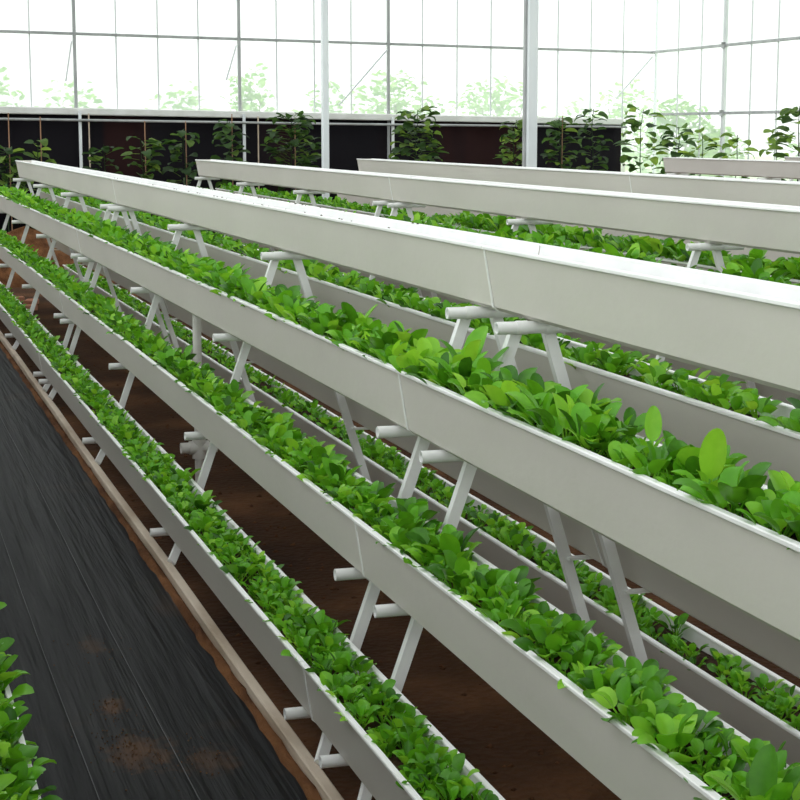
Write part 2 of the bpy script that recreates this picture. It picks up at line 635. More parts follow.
# ------------------------------------------------------------------ racks
ALL = ['T1', 'T2', 'T3', 'T4', 'B3', 'B2', 'B1']
build_rack('nearest rack', 0.0, ALL)
build_rack('second rack', RACKS['second rack'], ALL)
build_rack('third rack', RACKS['third rack'], ['T3', 'T4', 'B3'])
build_rack('fourth rack', RACKS['fourth rack'], ['T4'], (2,))
build_rack('fifth rack', RACKS['fifth rack'], ['T4'], (2,))
build_rack('rack left of the black mat', RACKS['rack left of the black mat'], ALL, (0, 1, 2))  # tiers above the lowest trough are out of view, added to shade the aisle

ORD = ['first', 'second', 'third', 'fourth', 'fifth', 'sixth', 'seventh', 'eighth', 'ninth', 'tenth', 'eleventh']
proto = None
for rn, low in (('nearest rack', True), ('rack left of the black mat', True), ('second rack', True), ('third rack', False), ('fourth rack', False), ('fifth rack', False)):
    dx = RACKS[rn]
    base = None
    for i, y in enumerate(FRAMES_Y):
        if rn not in ('nearest rack', 'rack left of the black mat') and y < 0:
            continue
        if rn.startswith('f') and y < 11:
            continue
        if base is None:
            base = proto if (low and proto) else None
            if base is None:
                o = make_frame(low)
                if low:
                    proto = o
                base = o
            else:
                o = copy_tree(base)
        else:
            o = copy_tree(base)
        o.location = (dx, y, 0)
        where = {4.19: 'just on the near side of the nearer joint', 4.58: 'just beyond the nearer joint', 11.38: 'just on the near side of the farther joint',
                 11.74: 'just beyond the farther joint', 6.9: 'first stand past the nearer joint pair', 9.1: 'second stand past the nearer joint pair',
                 14.05: 'first stand past the farther joint pair', 16.3: 'second stand past the farther joint pair', 18.42: 'at its far end',
                 1.95: 'nearest the camera', -.2: 'beside the camera'}[y]
        tag(o, 'A-shaped stand, %s, %s' % (rn.replace(' of the black mat', ' of mat'), where), 'stand', 'stands carrying the troughs')

LX, LZ = 2.040 + RACKS['rack left of the black mat'], .330

# ground rail along the front of the nearest rack
m = MB()
rr = random.Random(3)
for k in range(14):
    pass
pts = [(1.103 + rr.uniform(-.004, .004), -2.6 + i * (21.3 / 16), .023) for i in range(17)]
for a, b in zip(pts[:-1], pts[1:]):
    m.bar(a, (b[0], b[1] + .002, b[2]), .034, .042, (0, 0, 1))
rail = m.build('ground_rail', 'rail_cream')
tag(rail, 'long cream weathered rail on the ground along the black mat', 'rail')

# drain pipe standing inside the nearest rack
dp = tag(empty('drain_pipe', (1.470, 7.95, 0)), 'white upright drain pipe with side branch inside the nearest rack', 'pipe')
m = MB()
m.tube([(0, 0, .012), (0, 0, .905)], .020, 16)
sharp(m.build('riser', 'pvc_dull', dp), 40)
m = MB()
m.tube([(-.085, 0, .265), (.085, 0, .265)], .026, 16, hollow=.021)
m.tube([(-.045, 0, .265), (.045, 0, .265)], .032, 16, hollow=.0262)
sharp(m.build('branch', 'pvc_dull', dp), 40)
m = MB()
m.tube([(0, 0, .215), (0, 0, .315)], .032, 16, hollow=.0262)
sharp(m.build('tee_collar', 'pvc_dull', dp), 40)

# loose bricks on the soil at the far end
for i, (bx, by, rz, lab) in enumerate(((1.50, 17.2, .3, 'red brick lying flat on the soil, nearest of three'), (1.62, 17.75, 1.3, 'red brick turned crosswise on the soil, middle of three'),
                                       (1.46, 18.1, .1, 'red brick on the soil at the far end, last of three'))):
    m = MB()
    m.box((-.12, -.057, 0), (.12, .057, .053))
    b = m.build('brick', 'brick', None, loc=(bx, by, .004))
    b.rotation_euler.z = rz
    bv = b.modifiers.new('edge', 'BEVEL')
    bv.width = .005
    tag(b, lab, 'brick', 'bricks under the nearest rack')


# ------------------------------------------------------------------ leaves and plants
def leaf(mb, base, az, el, pet, L, W, cup, droop, nu, nv, tint, pr=.0016, twist=0.0, tip=1.0, pseg=3):
    """One leaf: a petiole from base, rising at elevation el towards azimuth az, then an oval blade with a creased midrib."""
    d = Vector((math.cos(az) * math.cos(el), math.sin(az) * math.cos(el), math.sin(el)))
    side = Vector((-math.sin(az), math.cos(az), 0))
    if twist:
        side = Matrix.Rotation(twist, 3, d) @ side
    up = d.cross(side)
    if up.z < 0 and abs(el) < 1.2:
        up = -up
    base = Vector(base)
    p1 = base + d * pet
    if pseg:
        vs, fs = [], []
        for p, r in ((base, pr * 1.3), (p1, pr)):
            for k in range(pseg):
                a = 2 * PI * k / pseg
                vs.append(p + (side * math.cos(a) + up * math.sin(a)) * r)
        for k in range(pseg):
            k2 = (k + 1) % pseg
            fs.append((k, k2, pseg + k2, pseg + k))
        mb.add(vs, fs, min(1, tint + .35))
    vs, fs = [], []
    for i in range(nu + 1):
        u = .5 - .5 * math.cos(PI * i / nu)
        w = W * .5 * max(.03, max(0, 1 - (2 * u ** .88 - 1) ** 2) ** .52)
        ang = -droop * u * u
        c = p1 + d * (L * u * math.cos(ang)) + up * (L * u * math.sin(ang) * .7)
        for j in range(nv + 1):
            s = -1 + 2 * j / nv
            z = cup * w * (abs(s) ** 1.5) - .10 * w * (1 - abs(s))
            vs.append(c + side * (w * s) + up * z)
    for i in range(nu):
        for j in range(nv):
            p = i * (nv + 1) + j
            fs.append((p, p + 1, p + nv + 2, p + nv + 1))
    mb.add(vs, fs, tint)


def seedling(mb, at, size, rnd, n, nu, nv, style=0, rot=0.0, pseg=3):
    """A young leafy green: a rosette of spoon-shaped leaves, the inner ones upright."""
    at = Vector(at)
    for k in range(n):
        f = k / max(1, n - 1)
        az = rot + k * 2.4 + rnd.uniform(-.4, .4)
        el = .66 + .66 * f + rnd.uniform(-.16, .16)
        if style == 2:
            el = .75 + .65 * f + rnd.uniform(-.12, .12)
        L = size * rnd.uniform(.42, .60) * (1.0 if f < .75 else .8)
        W = L * rnd.uniform(.64, .84)
        pet = size * rnd.uniform(.30, .55)
        if style == 2:
            L *= 1.3
            W = L * rnd.uniform(.46, .58)
            pet *= .8
        b = at + Vector((rnd.uniform(-.006, .006), rnd.uniform(-.006, .006), rnd.uniform(0, .008)))
        leaf(mb, b, az, el, pet, L, W, rnd.uniform(.1, .45), rnd.uniform(.1, .65), nu, nv, min(1, max(0, rnd.gauss(.46, .25))), .0017, rnd.uniform(-.5, .5), pseg=pseg)


VAR = {0: [], 1: [], 2: []}
for st, cnt in ((0, 9), (1, 9), (2, 5)):
    for i in range(cnt):
        r2 = random.Random(100 + st * 50 + i)
        mb = MB()
        seedling(mb, (0, 0, 0), {0: .078, 1: .100, 2: .112}[st], r2, {0: 9, 1: 9, 2: 8}[st], 7, 4, st)
        VAR[st].append(mb.mesh('seedling', 'seedling_leaf', True, True))

CAM_Z, F_PX = 1.72, 1756.0
YAW, PITCH = math.radians(17.11), math.radians(8.72)
_r = Vector((math.cos(YAW), -math.sin(YAW), 0))
_f = Vector((math.sin(YAW) * math.cos(PITCH), math.cos(YAW) * math.cos(PITCH), -math.sin(PITCH)))
_u = Vector((math.sin(YAW) * math.sin(PITCH), math.cos(YAW) * math.sin(PITCH), math.cos(PITCH)))
CAM = Vector((0, 0, CAM_Z))


def project(p):
    q = Vector(p) - CAM
    d = q.dot(_f)
    if d < .1:
        return None
    return 400 + F_PX * q.dot(_r) / d, 400 - F_PX * q.dot(_u) / d, d


bvh = BVHTree.FromPolygons(BLOCK_V, BLOCK_F)


def seen(p):
    q = project(p)
    if q is None or not (-8 < q[0] < 808 and -8 < q[1] < 812):
        return None
    d = CAM - Vector(p)
    dist = d.length
    if bvh.ray_cast(Vector(p), d.normalized(), dist)[0] is not None:
        return None
    return q[2]


spots = []                       # (x, y, z, scale, style, trough key, rack)
rp = random.Random(11)


def fill(rackname, dx, t, y0, y1, step, style_mix, scale, skip=.04, z_in=.036, xk=None):
    x, z, kind = (TIERS[t] if xk is None else xk)
    a, b = (IN_O, IN_I) if kind == 1 else (IN_I, IN_O)
    xa, xb = x + dx + .032, x + dx + TW - .036
    y = y0
    row = 0
    while y < y1:
        for f in (.08, .5, .92):
            if rp.random() < skip:
                continue
            xx = xa + (xb - xa) * min(1, max(0, f + rp.uniform(-.16, .16)))
            st = rp.choices((0, 1, 2), style_mix)[0]
            spots.append((xx, y + rp.uniform(-.4, .4) * step, z - z_in, scale * rp.uniform(.72, 1.2), st, t, rackname))
        y += step
        row += 1


fill('nearest rack', 0, 'T1', 2.3, 18.5, .074, (8, 2, 0), .92)
fill('nearest rack', 0, 'T2', 2.0, 18.5, .074, (6, 4, .5), .98)
fill('nearest rack', 0, 'T3', 1.7, 18.5, .074, (3, 6, 2.2), 1.08)
fill('nearest rack', 0, 'B3', 2.2, 18.5, .095, (6, 4, 0), .95, .2)
fill('nearest rack', 0, 'B2', 2.2, 18.5, .095, (8, 2, 0), .9, .2)
fill('nearest rack', 0, 'B1', 2.2, 18.5, .090, (8, 2, 0), .85, .2)
for t in ('T3', 'B3'):
    fill('second rack', RACKS['second rack'], t, 4.0, 11, .09, (3, 5, 3), 1.26, .05)
    fill('second rack', RACKS['second rack'], t, 11, 18.5, .095, (6, 4, 0), 1.0, .05)
    fill('third rack', RACKS['third rack'], t, 7.0, 18.5, .11, (6, 4, 0), 1.05, .1)
for t in ('T1', 'T2', 'B2', 'B1'):
    fill('second rack', RACKS['second rack'], t, 6.0, 18.5, .15, (6, 4, 0), 1.1, .1)
fill('left', 0, 'L', 1.2, 9.0, .062, (2, 7, 0), 1.18, 0.0, xk=(LX, LZ, -1))
for t in ('B3', 'B2', 'T3', 'T2'):  # unseen greens on those left tiers, added to block light with them
    fill('left rack', RACKS['rack left of the black mat'], t, .6, 14, .12, (2, 7, 0), 1.2, 0.1)

# plants that stand out of their rows
FEATURES = [
    ('tallest leafy green in the third front trough, one broad oval leaf standing up', (1.425, 2.76, 1.056),
     [(-1.75, 1.42, .055, .100, .050, .12, .15, .85), (2.4, .9, .04, .06, .04, .3, .5, .6), (-.3, .8, .04, .06, .045, .3, .6, .55)]),
    ('leafy green with one narrow leaf pointing up against the grey trough behind', (1.455, 3.06, 1.056),
     [(1.13, 1.38, .068, .070, .034, .15, .1, .7), (-.4, .5, .06, .07, .035, .2, .3, .5), (-1.6, .8, .04, .06, .04, .3, .6, .6)]),
    ('tall leafy green in front of the pair of white stands under the top trough', (1.440, 3.98, 1.056),
     [(-2.0, 1.3, .065, .07, .036, .2, .2, .6), (.5, 1.0, .05, .065, .04, .25, .5, .55), (2.5, .8, .05, .06, .04, .3, .6, .5)]),
]
spots = [s for s in spots if not any(s[5] == 'T3' and s[6] == 'nearest rack' and abs(s[0] - f[1][0]) < .05 and -.075 < s[1] - f[1][1] < .035 for f in FEATURES)]

# the 300 that show largest stand alone
score = []
for i, s in enumerate(spots):
    best = None
    n = 0
    for dxy in (-.02, 0, .02):
        d = seen((s[0] + dxy, s[1], s[2] + .075 * s[3]))
        if d:
            n += 1
            best = d
    if n:
        score.append((best / (s[3] * n ** .5), i))
score.sort()
SOLO = [i for _, i in score[:296]]
solo = set(SOLO)
LAB = {
    'T1': ('young leafy green in the lowest front trough beside the black mat', 'seedlings in the lowest front trough'),
    'T2': ('young leafy green in the front trough second from the ground', 'seedlings in the second front trough'),
    'T3': ('bright leafy green in the front trough just under the top trough', 'seedlings in the third front trough'),
    'B3': ('leafy green in the upper back trough, seen below the top trough', 'seedlings in the upper back trough'),
    'B2': ('leafy green in the middle back trough behind the stands', 'seedlings in the middle back trough'),
    'B1': ('leafy green low down in the back trough seen between the front troughs', 'seedlings in the lowest back trough'),
    'L': ('bright leafy green in the bottom left corner across the black mat', 'seedlings across the mat'),
}
ri = random.Random(5)
SECOND = ('leafy green in the trough of the second rack', 'seedlings of the second rack')


def add_seedling(s, label, group, mesh=None):
    o = bpy.data.objects.new('leafy_green', mesh or ri.choice(VAR[s[4]]))
    COL.objects.link(o)
    o.location = s[:3]
    o.rotation_euler = (ri.uniform(-.12, .12), ri.uniform(-.12, .12), ri.uniform(0, 2 * PI))
    k = s[3]
    o.scale = (k, k, k * ri.uniform(.9, 1.12))
    return tag(o, label, 'seedling', group)


for i in SOLO:
    s = spots[i]
    lab, grp = LAB.get(s[5], SECOND) if s[6] in ('nearest rack', 'left') else SECOND
    add_seedling(s, lab, grp)

# plants that stand out of their rows
def feature(name_label, at, leaves):
    mb = MB()
    for (az, el, pet, L, W, cup, droop, tint) in leaves:
        leaf(mb, (0, 0, 0), az, el, pet, L, W, cup, droop, 10, 6, tint, .0022)
    seedling(mb, (0, 0, 0), .085, random.Random(int(at[1] * 100)), 6, 7, 4, 1)
    o = mb.build('leafy_green', 'seedling_leaf', None, True, True, at)
    return tag(o, name_label, 'seedling', 'tall seedlings in the third front trough')


def feature(label, at, leaves, n=5):
    mb = MB()
    for (az, el, pet, L, W, cup, droop, tint) in leaves:
        leaf(mb, (0, 0, 0), az, el, pet, L, W, cup, droop, 10, 6, tint, .0022)
    seedling(mb, (0, 0, 0), .085, random.Random(int(at[1] * 100)), n, 7, 4, 1)
    return tag(mb.build('leafy_green', 'seedling_leaf', None, True, True, at), label, 'seedling', 'tall seedlings in the third front trough')


for f in FEATURES:
    feature(*f)

# every other seedling of the racks, one body of green
mb = MB()
r3 = random.Random(17)
for i, s in enumerate(spots):
    if i in solo:
        continue
    dist = (Vector(s[:3]) - CAM).length
    far = dist > 8
    size = {0: .080, 1: .100, 2: .110}[s[4]] * s[3] * (1.06 if far else 1)
    seedling(mb, s[:3], size, r3, 8 if not far else 6, 5 if not far else 3, 2, s[4], r3.uniform(0, 6.28), pseg=3 if not far else 0)
tag(mb.build('leafy_greens', 'seedling_leaf', None, True, True), 'all the smaller leafy greens farther along the troughs', 'seedlings', None, 'stuff')

# ------------------------------------------------------------------ the floor, the mat
m = MB()
m.add([(-9, -9, 0), (40, -9, 0), (40, 60, 0), (-9, 60, 0)], [(0, 1, 2, 3)])
m2 = MB()
m2.add([(-8, -8, .001), (12.98, -8, .001), (12.98, 27.6, .001), (-8, 24, .001)], [(0, 1, 2, 3)])
tag(m2.build('floor', 'soil_ground'), 'reddish brown bare soil floor of the greenhouse', 'floor', None, 'structure')
mo = MB()
mo.add([(-60, -40, -.02), (70, -40, -.02), (70, 110, -.02), (-60, 110, -.02)], [(0, 1, 2, 3)])
tag(mo.build('ground_outside', 'field'), 'pale green field outside the greenhouse', 'ground', None, 'structure')

# black weed mat with lengthwise wrinkles
m = MB()
rw = random.Random(9)
nx, ny = 60, 150
folds = [(rw.uniform(-.2, .92), rw.uniform(.0015, .005), rw.uniform(.010, .025), rw.uniform(2, 12), rw.uniform(1.2, 4), rw.uniform(-.04, .04)) for _ in range(26)]
vs, fs = [], []
for j in range(ny + 1):
    y = -2.6 + 21.4 * j / ny
    for i in range(nx + 1):
        x = -.62 + (1.068 + .62) * i / nx
        if i == nx:
            x += .02 * math.sin(y * 1.7) + .012 * math.sin(y * 5.1)
        z = .006
        for (fx, fh, fw, fy, fl, sl) in folds:
            e = ((x - fx - sl * (y - fy)) / fw) ** 2 + ((y - fy) / fl) ** 2
            if e < 9:
                z += fh * math.exp(-e)
        vs.append((x, y, z))
for j in range(ny):
    for i in range(nx):
        p = j * (nx + 1) + i
        fs.append((p, p + 1, p + nx + 2, p + nx + 1))
m.add(vs, fs)
wm = m.build('weed_mat', 'weed_mat', None, True)
tag(wm, 'black woven weed mat covering the aisle', 'mat')
for hx in (.528, .775):
    m = MB()
    m.tube([(hx + .004 * math.sin(j * .9), -2.5 + j * .7, .0145) for j in range(31)], .0013, 5)
    m.build('marker_thread', 'mat_thread', wm)

# strip of dry orange soil between the mat and the rail
m = MB()
rs = random.Random(13)
vs, fs = [], []
n = 170
for j in range(n + 1):
    y = -2.6 + 21.2 * j / n
    for i, x in enumerate((1.046, 1.060, 1.073, 1.085)):
        vs.append((x + (rs.uniform(-.009, .009) if i < 3 else 0), y, (.002, .016, .018, .006)[i] + (rs.uniform(-.004, .006) if 0 < i < 3 else 0)))
for j in range(n):
    for i in range(3):
        p = j * 4 + i
        fs.append((p, p + 1, p + 5, p + 4))
m.add(vs, fs)
tag(m.build('soil_strip', 'soil_dry', None, True), 'narrow strip of dry orange soil between black mat and cream rail', 'soil', None, 'stuff')

# clods lying on the soil under the nearest rack
m = MB()
rd = random.Random(77)
for _ in range(1500):
    x, y, r = rd.uniform(1.14, 3.0), 3.0 + 12 * rd.random() ** 1.6, rd.uniform(.004, .016)
    q = [rd.uniform(.6, 1.3) for _ in range(5)]
    m.add([(x - r * q[0], y, 0), (x, y - r * q[1], 0), (x + r * q[2], y, 0), (x, y + r * q[3], 0), (x + r * .2, y, r * .7 * q[4])],
          [(0, 1, 4), (1, 2, 4), (2, 3, 4), (3, 0, 4), (3, 2, 1, 0)])
tag(m.build('soil_clods', 'soil_clod', None, True), 'small clods of brown soil lying under the nearest rack', 'soil', None, 'stuff')

# heap of dry soil beyond the far end of the nearest rack
m = MB()
vs, fs = [], []
for j in range(9):
    for k in range(28):
        a = 2 * PI * k / 28
        q = j / 8
        vs.append((1.05 * q * math.cos(a) * rd.uniform(.94, 1.06), .8 * q * math.sin(a) * rd.uniform(.94, 1.06), .60 * (1 - q ** 1.4) * rd.uniform(.93, 1.07) if j < 8 else -.01))
for j in range(8):
    for k in range(28):
        k2 = (k + 1) % 28
        fs.append((j * 28 + k, j * 28 + k2, (j + 1) * 28 + k2, (j + 1) * 28 + k))
m.add(vs, fs)
tag(m.build('soil_heap', 'soil_dry', None, True, loc=(1.85, 20.6, .002)), 'heap of dry orange soil beyond the far end of the nearest rack', 'heap')

# scattered dirt on the mat
m = MB()
rd = random.Random(31)
for (cx, cy, sx, sy, nn) in ((.666, 5.1, .03, .07, 60), (.66, 4.72, .05, .12, 150), (.84, 4.6, .05, .10, 50), (.70, 5.7, .04, .1, 30)):
    for _ in range(nn):
        x, y, r = cx + rd.gauss(0, sx), cy + rd.gauss(0, sy), rd.uniform(.001, .0035)
        if x > .93:
            continue
        z = .011
        m.add([(x - r, y, z), (x, y - r, z), (x + r, y, z), (x, y + r * 1.2, z), (x, y, z + r * .7), (x, y, z - .004)],
              [(0, 1, 4), (1, 2, 4), (2, 3, 4), (3, 0, 4), (1, 0, 5), (2, 1, 5), (3, 2, 5), (0, 3, 5)])
tag(m.build('dirt_crumbs', 'dirt_clod'), 'brown soil crumbs scattered on the black mat', 'dirt', None, 'stuff')

# soil specks in the top trough
m = MB()
rd = random.Random(41)
for _ in range(60):
    y = rd.choice((rd.uniform(5.0, 8.2), rd.uniform(7.0, 10), rd.uniform(4.6, 12)))
    x, r = rd.choice((1.5905, 1.7485)) + rd.uniform(-.002, .002), rd.uniform(.0025, .006)
    z = 1.4185
    m.add([(x - r * .6, y - r, z), (x + r * .6, y - r, z), (x + r * .6, y + r * 2, z), (x - r * .6, y + r * 2, z), (x, y, z + r * .8)],
          [(0, 1, 4), (1, 2, 4), (2, 3, 4), (3, 0, 4), (3, 2, 1, 0)])
tag(m.build('soil_specks', 'soil_bed'), 'dark soil specks on the rims of the nearest top trough', 'dirt', None, 'stuff')

# ------------------------------------------------------------------ greenhouse shell
A = Vector((1.933, 25.0, 0))
B = Vector((12.978, 27.6, 0))
DW = (B - A).normalized()
NW = Vector((DW.y, -DW.x, 0))            # points into the house
LW = A - DW * 11.5                       # back wall runs on to the left
H_WALL, EAVE = 4.6, 3.07


def bw(t, off=0.0, z=0.0):
    p = A + DW * t + NW * off
    return (p.x, p.y, z)


LEN = (B - A).length


def sheet(name, pts, mat, lab):
    mm = MB()
    mm.add(pts, [(0, 1, 2, 3)])
    return tag(mm.build(name, mat), lab, 'wall', None, 'structure')


sheet('wall_back', [(LW.x, LW.y, 0), (B.x, B.y, 0), (B.x, B.y, H_WALL), (LW.x, LW.y, H_WALL)], 'film_wall', 'milky film back wall of the greenhouse')
sheet('wall_right', [(B.x, B.y, 0), (B.x, -8, 0), (B.x, -8, H_WALL), (B.x, B.y, H_WALL)], 'film_wall', 'milky film right wall of the greenhouse')
sheet('wall_left', [(-8, -8, 0), (LW.x, LW.y, 0), (LW.x, LW.y, H_WALL), (-8, -8, H_WALL)], 'film_side', 'milky film left wall of the greenhouse')
sheet('wall_front', [(B.x, -8, 0), (-8, -8, 0), (-8, -8, H_WALL), (B.x, -8, H_WALL)], 'film_side', 'milky film wall behind the camera')
mm = MB()
mm.add([(-9.4, -8, H_WALL), (2.5, -8, 6.0), (B.x, -8, H_WALL), (-9.4, 28, H_WALL), (2.5, 28, 6.0), (B.x, 28, H_WALL)], [(0, 1, 4, 3), (1, 2, 5, 4)])
tag(mm.build('ceiling', 'film_roof'), 'clear film roof of the greenhouse', 'roof', None, 'structure')

TN = [0]


def trim(mb_, mat, lab, cat='trim', smooth=False):
    TN[0] += 1
    o = mb_.build('trim_%d' % TN[0], mat, None, smooth)
    return tag(o, lab, cat, None, 'structure')


SP = LEN / 4.61                           # post spacing of the wall
post_t = [1.081, 3.606, 6.132, 8.681, LEN]
for t in [1.081 - 2.53 * 2, 1.081 - 2.53] + post_t:
    m = MB()
    m.bar(bw(t, .07, 0), bw(t, .07, H_WALL), .046, .05, (0, 1, 0))
    trim(m, 'steel_grey' if t < LEN else 'steel_white', 'slim steel post of the back wall', 'post')
edges = [1.081 - 2.53] + post_t
for a, b in zip(edges[:-1], edges[1:]):
    for k in (1, 2, 3):
        t = a + (b - a) * k / 4
        m = MB()
        m.bar(bw(t, .03, 1.9), bw(t, .03, H_WALL), .020, .025, (0, 1, 0))
        trim(m, 'bar_grey', 'thin upright glazing bar of the back wall', 'bar')
m = MB()
m.bar(bw(-11, .05, EAVE + .03), bw(LEN, .05, EAVE - .05), .036, .04, (0, 0, 1))
trim(m, 'steel_grey', 'long steel purlin across the back wall')


def zs(t):                                # the sill drops a little to the right
    return 2.035 - .0127 * (t + 0.0)


DARK_END = 10.60
m = MB()
m.bar(bw(-11, .12, zs(-11) - .035), bw(DARK_END, .12, zs(DARK_END) - .035), .13, .10, (0, 0, 1))
trim(m, 'sill_white', 'white sill band along the foot of the back windows')
m = MB()
m.tube([bw(-11, .26, zs(-11) - .175), bw(5.5, .26, zs(5.5) - .15), bw(DARK_END, .26, zs(DARK_END) - .12)], .019, 10)
trim(m, 'steel_grey', 'thin pipe running under the white sill', smooth=True)
# dark curtain below the sill
m = MB()
vs, fs = [], []
n = 120
for i in range(n + 1):
    t = -11 + (DARK_END + 11) * i / n
    o = .10 + .018 * math.sin(i * 1.9) + .012 * math.sin(i * .7)
    vs += [bw(t, o, .02), bw(t, o, zs(t) - .06)]
for i in range(n):
    fs.append((2 * i, 2 * i + 2, 2 * i + 3, 2 * i + 1))
m.add(vs, fs)
cu = m.build('dark_curtain', 'curtain_dark', None, True)
so = cu.modifiers.new('cloth', 'SOLIDIFY')
so.thickness = .006
tag(cu, 'black and maroon curtain covering the foot of the back wall', 'curtain')
# white jambs under the sill in line with the wall posts
for t in post_t[:3] + [1.081 - 2.53]:
    m = MB()
    m.bar(bw(t, .21, 0), bw(t, .21, zs(t) - .03), .042, .04, (0, 1, 0))
    trim(m, 'steel_white', 'white post foot in front of the dark curtain', 'post')
for t in (1.20, 3.82):
    m = MB()
    m.bar(bw(t, .24, 0), bw(t, .24, zs(t) - .06), .018, .018, (0, 1, 0))
    trim(m, 'string', 'thin pale upright in front of the dark curtain', 'post')
# diagonal braces
for t0, t1, z0, z1 in ((6.10, 5.25, 2.95, 2.1), (LEN - .10, LEN - .85, 2.95, 2.25), (3.55, 3.38, 2.95, 2.45), (1.03, .93, 2.95, 2.4)):
    m = MB()
    m.bar(bw(t0, .10, z0), bw(t1, .10, z1), .022, .022, (0, 1, 0))
    trim(m, 'bar_grey', 'slim diagonal brace on the back wall', 'brace')

# right wall
XR = B.x - .05
for y in (24.93, 22.5, 20.04):
    m = MB()
    m.bar((XR, y, 0), (XR, y, H_WALL), .06, .06, (0, 1, 0))
    trim(m, 'bar_grey', 'pale steel post of the right wall', 'post')
for y0 in (24.93, 22.5, 20.04):
    for k in (1, 2):
        y = y0 + (2.5, 2.43, 2.43)[(24.93, 22.5, 20.04).index(y0)] * k / 3
        m = MB()
        m.bar((XR + .02, y, 0), (XR + .02, y, H_WALL), .018, .025, (0, 1, 0))
        trim(m, 'bar_grey', 'thin upright glazing bar of the right wall', 'bar')
for z, w in ((EAVE - .045, .034), (1.99, .036)):
    m = MB()
    m.bar((XR, -7.9, z), (XR, B.y, z), w, .045, (0, 0, 1))
    trim(m, 'steel_grey', 'long steel rail along the right wall at %s height' % ('eave' if z > 2.5 else 'sill'))
# clamps where the right wall posts meet its rails
for y in (24.93, 22.5):
    for z in (EAVE - .045, 1.99):
        m = MB()
        m.tube([(XR - .03, y, z - .045), (XR - .03, y, z + .045)], .036, 10)
        trim(m, 'steel_grey', 'steel clamp joining post and rail', 'clamp', True)

# two tall posts standing among the racks
for (x, y, w, lab) in ((4.46, 17.0, .066, 'slim white steel post standing behind the second rack'), (6.32, 16.2, .108, 'thick white steel post standing behind the third rack')):
    p = tag(empty('steel_post', (x, y, 0)), lab, 'post', 'posts among the racks')
    m = MB()
    m.bar((0, 0, .012), (0, 0, 4.75), w, w, (0, 1, 0))
    m.build('shaft', 'steel_white', p)
    m = MB()
    m.box((-w, -w, .0015), (w, w, .014))
    m.build('base_plate', 'steel_white', p)
    if w > .1:
        m = MB()
        m.bar((-w * .5 - .012, .0, 1.30), (-w * .5 - .012, 0, 4.75), .02, .05, (0, 1, 0))
        m.build('side_channel', 'steel_grey', p)


# ------------------------------------------------------------------ vines by the back wall
def vine(x, y, top, spread, n, seed, lab, bottom=.05, dens=1.0, stake=None, lsize=.165, tintm=.4):
    p = tag(empty('climbing_plant', (x, y, 0)), lab, 'plant', 'climbing plants along the back wall')
    r = random.Random(seed)
    pts = [(r.uniform(-.03, .03), r.uniform(-.03, .03), bottom + (top - bottom) * i / 7 - (.05 if i == 0 else 0)) for i in range(8)]
    pts[0] = (0, 0, .004)
    m_ = MB()
    m_.tube(pts, .012, 6, r1=.005)
    m_.build('stem', 'vine_leaf', p, True)
    lm = MB()
    n = int(n * 1.2)
    for k in range(n):
        f = k / n
        z = .75 + (top - .75) * f ** .9
        az = r.uniform(0, 2 * PI)
        sp = spread * (1 - .45 * max(0, f - .55) / .45) * r.uniform(.35, 1)
        b = Vector((0, 0, z))
        leaf(lm, b + Vector((math.cos(az), math.sin(az), .15)) * sp * .25, az, r.uniform(-.1, .5), sp * .62, lsize * r.uniform(.8, 1.35), lsize * r.uniform(.65, .95),
             r.uniform(.05, .3), r.uniform(.2, .9), 5, 4, min(1, max(0, r.gauss(tintm, .22))), .003, r.uniform(-.5, .5))
    lm.build('foliage', 'vine_leaf', p, True, True)
    if stake:
        s_ = MB()
        s_.tube([(.05, .06, .004), (.05, .06, stake)], .008, 6)
        s_.build('stake', 'stake', p)
    return p


vine(1.90, 23.7, 1.50, .24, 46, 1, 'dark leafy plant at the left edge, before the dark curtain', stake=1.95)
vine(2.30, 23.6, 1.62, .15, 18, 2, 'short pale leafy plant just above the far end of the nearest rack', stake=1.9, tintm=.7)
vine(3.20, 24.0, 1.53, .24, 22, 3, 'dark low plant right of the slim post foot', tintm=.2)
vine(3.75, 24.1, 1.62, .22, 34, 4, 'staked plant with pale lower leaves before the dark curtain', stake=1.85, tintm=.45)
vine(4.33, 24.2, 1.74, .22, 36, 5, 'tall thin plant left of the second rack end', stake=1.85, tintm=.3)
vine(5.02, 24.4, 1.86, .16, 44, 6, 'narrow upright plant behind the end of the second rack', stake=1.95, tintm=.35)
vine(5.95, 24.5, 1.93, .40, 120, 7, 'wide bushy plant left of the slim white post', stake=1.8, tintm=.3)
vine(7.95, 25.0, 2.02, .36, 110, 9, 'bushy green plant between the two tall posts', tintm=.5)
vine(9.62, 25.3, 1.88, .26, 60, 11, 'yellow-green plant left of the thick white post', tintm=.7)
vine(10.45, 25.5, 1.92, .24, 60, 12, 'dark staked plant right of the thick white post', stake=1.95, tintm=.4)
vine(11.02, 25.6, 2.06, .22, 46, 13, 'tall plant before the right end of the dark curtain', tintm=.35)
vine(11.95, 25.8, 2.05, .30, 40, 14, 'climbing plant with hanging leaves in the white gap', tintm=.5, lsize=.2)
vine(12.35, 25.3, 1.78, .24, 36, 15, 'plant with hanging leaves before the corner post', tintm=.35, lsize=.2)
vine(11.90, 23.6, 1.68, .24, 30, 16, 'yellow-green plant behind the end of the fourth rack', tintm=.8, lsize=.19)
vine(12.05, 22.8, 1.66, .22, 30, 17, 'pale plant rising behind the fourth rack', tintm=.75)
vine(12.35, 22.2, 1.72, .20, 26, 18, 'yellow plant beside the corner of the fourth rack', tintm=.9)
vine(11.62, 20.3, 2.03, .30, 56, 19, 'tall green plant at the right edge above the fifth rack', tintm=.5, lsize=.21)


